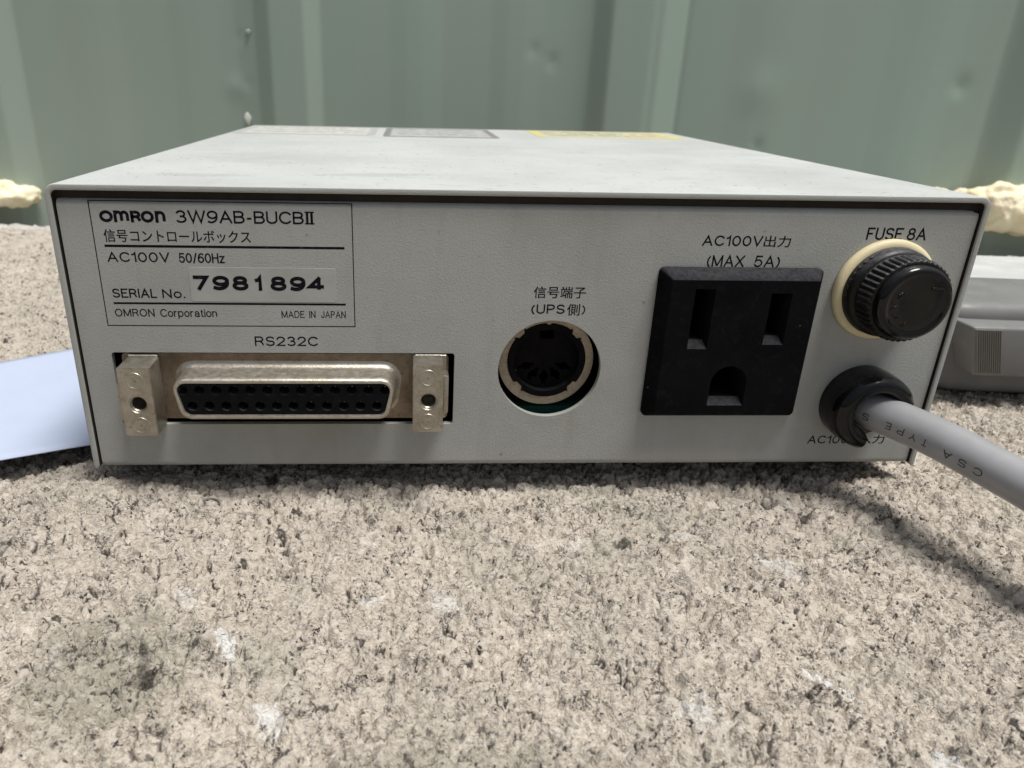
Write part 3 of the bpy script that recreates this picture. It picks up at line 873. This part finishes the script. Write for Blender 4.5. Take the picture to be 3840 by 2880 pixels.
# bright worn lip of the cut-outs is left to the light; printed lettering follows (sits a hair proud)
TY = -.012
def word(s, x0, x1, z0, z1, t=.2, name="lettering", **kw):
    return emit(name, strokes_bm(s, x0, x1, z0, z1, t, TY, **kw), M_ink, panel, 30)
def kanji(s, x0, x1, z0, z1):
    b = text_bm(s, x0, x1, z0, z1, TY, 0)
    for k, (dx, dz) in enumerate(((.045, 0), (0, .035), (.045, .035))):
        merge(b, text_bm(s, x0+dx, x1+dx, z0+dz, z1+dz, TY-.001*(k+1), 0))
    return emit("lettering", b, M_ink, panel, 30)
def bars(L, name="ruled_line"):
    b = bmesh.new()
    for x0, x1, z0, z1 in L: merge(b, box_bm(x0, x1, TY, TY+.02, z0, z1))
    return emit(name, b, M_ink, panel)
fw = .16
bars([(6.3, 48.15, 48.33, 48.33+fw), (6.3, 48.15, 27.45, 27.45+fw), (6.3, 6.3+fw, 27.45+fw, 48.33), (48.15-fw, 48.15, 27.45+fw, 48.33)], "label_frame")
bars([(7.88, 46.69, 40.95, 41.36)]); bars([(7.88, 46.61, 31.30, 31.64)])
# the maker's mark: letters of one height, heavy
lg = bmesh.new()
for ch, a, c in (("O", 7.78, 9.92), ("m*", 10.02, 12.45), ("R", 12.66, 14.36), ("O", 14.3, 16.36), ("n*", 16.55, 18.2)):
    merge(lg, strokes_bm([ch], a, c, 44.98, 46.88, .5, TY))
emit("logo", lg, M_ink, panel, 30)
md = strokes_bm("3W9AB-BUCB", 19.8, 40.25, 45.0, 47.05, .31, TY, gap=.22)
merge(md, plate_bm([rrect(40.42, 41.95, 46.85, 47.08, .02, 2)], TY, TY+.02)); merge(md, plate_bm([rrect(40.42, 41.95, 45.0, 45.23, .02, 2)], TY, TY+.02))
for a in (40.62, 41.34): merge(md, plate_bm([rrect(a, a+.4, 45.23, 46.85, .02, 2)], TY+.001, TY+.02))
emit("lettering", md, M_ink, panel, 30)
kanji("信号コントロールボックス", 7.98, 31.45, 41.78, 43.82)
word("AC100V", 8.01, 18.05, 38.5, 40.16, 0.25); word("50/60Hz", 19.5, 26.95, 38.44, 40.1, 0.25)
word("SERIAL", 7.94, 15.2, 32.4, 34.0, 0.25); word("No.", 16.1, 19.85, 32.4, 33.95, 0.25)
word("OMRON", 7.85, 14.4, 29.12, 30.5, 0.188); word("Corporation", 15.35, 24.8, 29.1, 30.5, 0.188, gap=.22)
word("MADE", 35.65, 39.55, 29.05, 30.3, 0.15); word("IN", 40.35, 41.4, 29.05, 30.3, 0.15); word("JAPAN", 42.35, 46.55, 29.05, 30.3, 0.15)
word("RS232C", 30.76, 41.6, 23.92, 25.68, 0.263)
kanji("信号端子", 78.72, 87.75, 32.85, 34.9)
word("(UPS", 78.5, 84.35, 30.05, 31.75, 0.263); kanji("側", 84.75, 86.95, 29.75, 31.85); word(")", 87.3, 87.95, 30.05, 31.75, 0.225)
word("AC100V", 106.8, 117.15, 42.22, 44.0, 0.275); kanji("出力", 117.4, 122.0, 42.1, 44.05)
word("(MAX", 108.1, 114.6, 38.65, 40.65, 0.275); word("5A)", 116.3, 120.85, 38.65, 40.65, 0.275)
word("FUSE", 135.0, 141.3, 43.55, 45.65, 0.312); word("8A", 142.1, 145.5, 43.55, 45.65, 0.312)
word("AC100V", 133.15, 142.9, 4.56, 6.25, 0.25); kanji("入力", 143.2, 148.1, 4.5, 6.35)
fb = loops_bm([lift(rrect(20.85, 45.1, 31.85, 37.75, .5), -.004), lift(rrect(20.87, 45.08, 31.87, 37.73, .5), -.05)], False, True)
emit("serial_sticker", fb, M_film, panel, 20)
dg = bmesh.new()
for ch, a, c in (("7", 21.45, 23.95), ("9", 24.6, 27.35), ("8", 27.85, 30.5), ("1", 31.6, 32.75), ("8", 34.15, 36.8), ("9", 37.4, 40.0), ("4", 40.4, 43.05)):
    merge(dg, strokes_bm(ch, a, c, 33.85-.004*(a-21), 36.35-.004*(a-21), .62, -.07))
emit("serial_number", dg, M_ink, panel)

# ---------------- 25-way connector
def dshape(x0, x1, z0, z1, slant, r, seg=6):
    """D outline, wide side up; returns points counter-clockwise"""
    C = [(x1, z1), (x0, z1), (x0+slant, z0), (x1-slant, z0)]
    out = []
    for k in range(4):
        p0, p1, p2 = Vector(C[k-1]), Vector(C[k]), Vector(C[(k+1) % 4])
        a = (p0-p1).normalized(); c = (p2-p1).normalized()
        half = a.angle(c)/2; d = r/math.tan(half)
        cen = p1+(a+c).normalized()*(r/math.sin(half))
        s0 = p1+a*d; s1 = p1+c*d
        a0 = math.atan2(s0.y-cen.y, s0.x-cen.x); a1 = math.atan2(s1.y-cen.y, s1.x-cen.x)
        while a1 < a0: a1 += 2*math.pi
        if a1-a0 > math.pi: a0, a1 = a1, a0+2*math.pi
        for i in range(seg+1):
            t = a0+(a1-a0)*i/seg; out.append((cen.x+r*math.cos(t), cen.y+r*math.sin(t)))
    return out
def build_connector():
    xa, xb, za, zb = 16.85, 55.35, 12.0, 19.75
    def D2(k, r=2.3): return dshape(xa+k, xb-k, za+k, zb-k, 1.35, max(.5, r-k))
    b = loops_bm([lift(D2(-1.5), 2.0), lift(D2(-1.4), .75), lift(D2(-.75), .62), lift(D2(-.25), .25), lift(D2(-.05), -.6), lift(D2(0), -3.9), lift(D2(.08), -4.55), lift(D2(.30), -4.92), lift(D2(.62), -5.02),
                  lift(D2(.85), -4.9), lift(D2(.9), -4.4), lift(D2(.9), 1.0)])
    con = emit("serial_connector", b, M_shell, BOX, 50)
    fl = plate_bm([rrect(7.5, 64.4, 9.75, 22.3, .8, 3), D2(-1.0)], .7, 1.3)
    emit("flange", fl, M_flange, con)
    holes = []; row = []
    pitch = 34.42/12
    for i in range(13): holes.append((18.85+i*pitch, 17.42))
    for i in range(12): holes.append((20.28+i*pitch, 14.48))
    ins = plate_bm([D2(.92, 2.2)]+[circ(x, z, .86, 18) for x, z in holes], -4.45, -3.7)
    merge(ins, plate_bm([D2(.92, 2.2)], -1.5, -1.0))
    for x, z in holes:
        merge(ins, loops_bm([lift(circ(x, z, .86, 18), -3.7), lift(circ(x, z, .80, 18), -1.5)]))
    emit("insulator", ins, M_insul, con, 40)
    # contact springs glimpsed inside the holes
    ct = bmesh.new()
    for x, z in holes: merge(ct, box_bm(x-.07, x+.07, -3.3, -1.6, z+.25, z+.72))
    emit("contacts", ct, M_shell, con)
    # jack-screw blocks
    def jack(x0, x1, z0, z1, yf, ear, top):
        cx, cz = (x0+x1)/2+.1, (z0+z1)/2-.35
        hr = 1.22
        q = plate_bm([rrect(x0, x1, z0, z1, .28, 2), circ(cx, cz, hr+.18, 28)], yf+.12, -.0)
        # front arris
        merge(q, plate_bm([rrect(x0+.12, x1-.12, z0+.12, z1-.12, .25, 2), circ(cx, cz, hr+.42, 28)], yf, yf+.12))
        merge(q, loops_bm([lift(circ(cx, cz, hr+.42, 28), yf), lift(circ(cx, cz, hr, 28), yf+.55), lift(circ(cx, cz, hr, 28), -.5)]))
        for zz in (z1-2.35, z0+2.05):                 # embossed round marks
            merge(q, lathe_bm([(1.55, yf), (1.5, yf-.06), (1.3, yf-.07), (1.22, yf-.01)], cx-.1, zz, 26))
            merge(q, box_bm(cx-.55, cx+.35, yf-.05, yf+.02, zz-.1, zz+.1)); merge(q, box_bm(cx-.1, cx+.1, yf-.05, yf+.02, zz-.5, zz+.45))
        # root that passes through the cut-out, with the side ear
        merge(q, box_bm(x0+.25, x1+(.75 if ear > 0 else -.2), -.05, 1.6, max(z0+.4, 9.2), top, .15, 1))
        e0, e1 = (x1-.1, x1+1.05) if ear > 0 else (x0-.62, x0+.1)
        merge(q, box_bm(e0, e1, -2.6 if ear > 0 else -4.4, .4, z0+2.5, z1-2.9, .3, 2))
        return emit("jackscrew", q, M_nickel, con, 35)
    jack(8.55, 14.05, 9.05, 21.7, -5.0, -1, 22.2); jack(58.05, 63.3, 9.65, 22.3, -5.0, 1, 22.4)
    # dark lining behind the cut-out
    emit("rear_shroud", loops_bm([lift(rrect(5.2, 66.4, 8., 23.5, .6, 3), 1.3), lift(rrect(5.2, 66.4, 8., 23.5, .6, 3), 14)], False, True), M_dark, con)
build_connector()

# ---------------- round 5-pin socket behind its hole
def build_din():
    cx, cz = 82.45, 20.2
    gear = []
    n = 180
    teeth = [52, 128, 142, 38, 218, 232, 308, 322, 0, 180, 270, 90]
    for i in range(n):
        a = 360*i/n
        r = 7.2
        for tdeg, wd, h in ((45, 9, -.45), (135, 9, -.45), (225, 8, -.55), (315, 8, -.55), (90, 4, -.3), (52.5, 2.2, .35), (127.5, 2.2, .35), (37, 2.2, .35), (143, 2.2, .35), (233, 2.2, .3), (307, 2.2, .3)):
            if abs((a-tdeg+180) % 360-180) < wd: r += h
        gear.append((cx+r*math.cos(math.radians(a)), cz+r*math.sin(math.radians(a))))
    ring = plate_bm([circ(cx-.1, cz, 8.7, 64), gear], 3.0, 3.6)
    merge(ring, loops_bm([lift(circ(cx-.1, cz, 8.7, 64), 3.6), lift(circ(cx-.1, cz, 8.7, 64), 14)]))
    din = emit("round_socket", ring, M_dinring, BOX, 40)
    g2 = [(cx+(x-cx)*.985, cz+(z-cz)*.985) for x, z in gear]
    inner = circ(cx, cz, 5.95, 72)
    key = [(cx-1.35, cz+3.9), (cx-1.35, cz+7.2), (cx+1.35, cz+7.2), (cx+1.35, cz+3.9)]
    ins = plate_bm([g2, inner], 2.75, 5.)
    # inner face with key slot and five contact slots
    slots = []
    for deg in (200, 236, 270, 304, 340):
        a = math.radians(deg); ux, uz = math.cos(a), math.sin(a); vx, vz = -uz, ux
        px, pz = cx+ux*3.75, cz-.55+uz*3.3
        pts = []
        for s_, w_ in ((-1.55, .32), (-.8, .42), (-.45, .82), (.35, .86), (.7, .45), (1.55, .32)):
            pts.append((px+ux*s_+vx*w_, pz+uz*s_+vz*w_))
        for s_, w_ in ((1.55, .32), (.7, .45), (.35, .86), (-.45, .82), (-.8, .42), (-1.55, .32)):
            pts.append((px+ux*s_-vx*w_, pz+uz*s_-vz*w_))
        slots.append(pts)
    merge(ins, plate_bm([circ(cx, cz, 5.95, 72), [(cx-1.3, cz+3.7), (cx-1.3, cz+5.6), (cx+1.3, cz+5.6), (cx+1.3, cz+3.7)]]+slots, 4.3, 5.4))
    merge(ins, plate_bm([circ(cx, cz, 6.6, 48)], 11, 11.4))
    merge(ins, loops_bm([lift(circ(cx, cz, 6.6, 48), 5.), lift(circ(cx, cz, 6.6, 48), 11)]))
    emit("socket_insert", ins, M_socket, din, 35)
    emit("circuit_board", box_bm(68, 98, 4.5, 60, 9.0, 10.4), M_pcb, BOX)
build_din()

# ---------------- three-blade outlet
def build_outlet():
    x0, x1, z0, z1 = 100.0, 128.55, 10.85, 38.6
    yf = -3.05; ins_ = 1.45
    o2 = rrect(x0, x1, z0, z1, .9, 6)
    f2 = rrect(x0+ins_, x1-ins_, z0+ins_, z1-ins_, .25, 6)
    def trap(xa, xb, za, zb): return [(xa, za), (xb, za), (xb, zb), (xa, zb)]
    def ushape(xa, xb, za, zt, n=20):
        r = (xb-xa)/2; cx = (xa+xb)/2; zc = zt-r
        return [(xa, za), (xb, za)]+[(cx+r*math.cos(math.radians(180*i/n)), zc+r*math.sin(math.radians(180*i/n))) for i in range(n+1)]
    holes = [(trap(105.7, 109.2, 24.75, 35.5), trap(106.15, 108.7, 26.1, 35.3)),
             (trap(119.0, 122.6, 25.6, 34.85), trap(119.45, 122.05, 26.9, 34.6)),
             (ushape(110.95, 117.45, 13.95, 21.5), ushape(111.4, 117.0, 15.25, 21.25))]
    b = loops_bm([lift(o2, .05), lift(o2, -.75), lift(rrect(x0+.12, x1-.12, z0+.12, z1-.12, .85, 6), -.98), lift(f2, yf+.08), lift(rrect(x0+ins_+.12, x1-ins_-.12, z0+ins_+.12, z1-ins_-.12, .22, 6), yf)])
    merge(b, plate_bm([rrect(x0+ins_+.12, x1-ins_-.12, z0+ins_+.12, z1-ins_-.12, .22, 6)]+[h[0] for h in holes], yf, yf+.02))
    for big, small in holes:
        merge(b, loops_bm([lift(big, yf), lift(small, yf+1.25)]))
    bmesh.ops.remove_doubles(b, verts=b.verts, dist=.003)
    out = emit("power_outlet", b, M_black, BOX, 25)
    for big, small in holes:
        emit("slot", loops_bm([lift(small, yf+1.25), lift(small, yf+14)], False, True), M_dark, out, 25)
build_outlet()

# ---------------- fuse holder
def build_fuse():
    cx, cz = 139.95, 34.95
    ring = lathe_bm([(5, -.0), (8.75, -.0), (8.9, -.25), (8.88, -.9), (8.55, -1.35), (8.0, -1.5), (5, -1.5)], cx, cz, 72)
    hold = emit("fuse_holder", ring, M_cream, BOX, 40)
    col_ = lathe_bm([(5, -1.3), (7.75, -1.45), (7.85, -1.8), (7.7, -3.3), (7.25, -3.9), (7.0, -4.0), (6.9, -4.25), (5, -4.3)], cx, cz, 72)
    for i in range(7):                                 # worn embossed marks on the collar
        a = math.radians(128+i*9); q = box_bm(-.18, .18, -2.9, -2.1, -.07, .1, .03, 1)
        for v in q.verts:
            rr = 7.78+v.co.z; aa = a+v.co.x/7.8*1.6; v.co = (cx+rr*math.cos(aa), v.co.y, cz+rr*math.sin(aa))
        merge(col_, q)
    emit("fuse_collar", col_, M_knurl, hold, 40)
    n = 44*6
    def knurl(r, depth, k=1.):
        L = []
        for i in range(n):
            a = 2*math.pi*i/n; ph = (i % 6)/6.0
            s = .5+.5*math.cos(2*math.pi*ph)
            L.append((cx+(r-depth*(1-s**.7))*math.cos(a), cz+(r-depth*(1-s**.7))*math.sin(a)))
        return L
    kn = loops_bm([lift(knurl(6.6, .0), -4.1), lift(knurl(7.0, .0), -4.35), lift(knurl(7.15, .12), -4.5), lift(knurl(7.2, .42), -4.75), lift(knurl(7.16, .42), -7.55), lift(knurl(7.0, .30), -7.85), lift(knurl(6.75, 0), -8.0), lift(knurl(6.35, 0), -8.05)])
    emit("knurled_grip", kn, M_knurl, hold, 60)
    cap = lathe_bm([(6.3, -7.9), (6.28, -8.5), (6.22, -8.9), (6.05, -9.3), (5.75, -9.58), (5.4, -9.7), (5.05, -9.68), (4.8, -9.5), (4.5, -9.45), (2.5, -9.45), (.01, -9.45)], cx, cz, 96)
    # raised worn moulding marks round the face and one slot-shaped nick
    rnd = random.Random(5)
    for deg, rr, sz in ((150, 3.3, 1.), (184, 3.5, .9), (214, 3.55, .95), (248, 3.6, .85)):
        a = math.radians(deg)
        for k in range(5):
            dx, dz, rot = rnd.uniform(-.5, .5), rnd.uniform(-.4, .4), rnd.uniform(0, 3.14)
            ln, wd, ht = rnd.uniform(.22, .5), rnd.uniform(.07, .12), rnd.uniform(-9.60, -9.52)
            q = box_bm(-ln*sz, ln*sz, ht, -9.40, -wd, wd, .04, 1)
            for v in q.verts:
                x, z = v.co.x*math.cos(rot)-v.co.z*math.sin(rot)+dx*sz, v.co.x*math.sin(rot)+v.co.z*math.cos(rot)+dz*sz
                c_, s_ = math.cos(a-math.pi/2), math.sin(a-math.pi/2)
                v.co = (cx+rr*math.cos(a)+x*c_-z*s_, v.co.y, cz+rr*math.sin(a)+x*s_+z*c_)
            merge(cap, q)
    q = box_bm(cx+1.9, cx+3.8, -9.66, -9.4, cz+2.5, cz+2.9, .08, 2); merge(cap, q)
    emit("fuse_cap", cap, M_gloss, hold, 50)
build_fuse()

# ---------------- cable gland and cord
CORD = [(141.2, 3, 13.2), (141.4, -1.5, 13.1), (142.5, -4.5, 13.0), (144.6, -8.0, 12.85), (147.4, -13.0, 12.4), (150.1, -20.0, 11.75), (152.5, -27.0, 11.1), (155.2, -36, 10.2), (158.6, -48, 8.6), (164, -64, 4.5), (173, -84, .2), (190, -106, -.6), (230, -140, -.8)]
CR = 3.45
def cr_spline(P, m=14):
    P = [Vector(p) for p in P]; P = [P[0]*2-P[1]]+P+[P[-1]*2-P[-2]]; out = []
    for k in range(1, len(P)-2):
        a, b_, c, d = P[k-1:k+3]
        for i in range(m):
            t = i/m
            out.append(.5*((2*b_)+(c-a)*t+(2*a-5*b_+4*c-d)*t*t+(3*b_-a-3*c+d)*t**3))
    out.append(P[-2]); return out
def build_cord():
    ax = cr_spline(CORD); n = 40
    T = [(ax[min(i+1, len(ax)-1)]-ax[max(i-1, 0)]).normalized() for i in range(len(ax))]
    up = Vector((0, 0, 1)); N = []
    for t_ in T:
        s = t_.cross(up).normalized(); N.append((s, s.cross(t_).normalized()))
    L = [[p+s*CR*math.cos(2*math.pi*i/n)+u*CR*math.sin(2*math.pi*i/n) for i in range(n)] for p, (s, u) in zip(ax, N)]
    cord = emit("power_cord", loops_bm(L, True, True), M_cable, BOX, 60)
    S = [0.]
    for a, b_ in zip(ax, ax[1:]): S.append(S[-1]+(b_-a).length)
    def at(s):
        k = min(max(0, next((i for i, v in enumerate(S) if v > s), len(S)-1)-1), len(S)-2)
        f = (s-S[k])/(S[k+1]-S[k]); f = min(max(f, 0), 1)
        return ax[k].lerp(ax[k+1], f), N[k][0].lerp(N[k+1][0], f).normalized(), N[k][1].lerp(N[k+1][1], f).normalized()
    # printed legend runs back towards the box, upside down as seen from the front
    def legend(s, s_from, s_to, ang, hgt):
        ln = s_from-s_to
        b = strokes_bm(s, 0, ln, -hgt/2, hgt/2, .2, 0, gap=.75)
        bmesh.ops.subdivide_edges(b, edges=[e for e in b.edges if e.calc_length() > .4], cuts=2)
        for v in b.verts:
            p, sd, u = at(s_from-v.co.x); a = ang-v.co.z/CR
            rr = CR+.02-v.co.y
            v.co = p+sd*rr*math.cos(a)+u*rr*math.sin(a)
        emit("printed_legend", b, M_inkgrey, cord, 60)
    return cord, legend, at, S
cord, legend, cord_at, cord_S = build_cord()

sD = min(range(len(cord_S)), key=lambda i: abs(cord_at(cord_S[i]+1e-4)[0].y+13.0)); sD = cord_S[sD]
legend("CSA", sD+10.1, sD+3.4, math.radians(-3), 1.35)
legend("TYPE", sD+.6, sD-7.1, math.radians(-3), 1.35)
legend("SV", sD-9.7, sD-13.0, math.radians(-3), 1.35)

def build_gland():
    cx, cz = 140.9, 13.4
    a0, a1 = math.radians(-2), math.radians(258)
    base = lathe_bm([(3.6, -.0), (6.7, 0.), (6.9, -.3), (6.85, -1.0), (6.5, -1.25), (3.6, -1.25)], cx, cz, 72)
    prof = [(7.25, -.0), (7.35, -2.2), (7.25, -4.4), (7.0, -5.5), (6.5, -6.3), (5.8, -6.7), (5.0, -6.7), (4.4, -6.35), (4.0, -5.6), (3.8, -4.6), (3.7, -1.0)]
    hood = lathe_bm(prof, cx, cz, 64, a0, a1)
    hood.verts.ensure_lookup_table()
    for v in hood.verts:                               # flat flank on the right, slight flats all round
        v.co.x = min(v.co.x, cx+6.1)
    m = 65
    hood.faces.new([hood.verts[k*m] for k in range(len(prof))])
    hood.faces.new([hood.verts[k*m+m-1] for k in range(len(prof))][::-1])
    merge(base, hood)
    emit("cable_gland", base, M_gloss, BOX, 40)
build_gland()
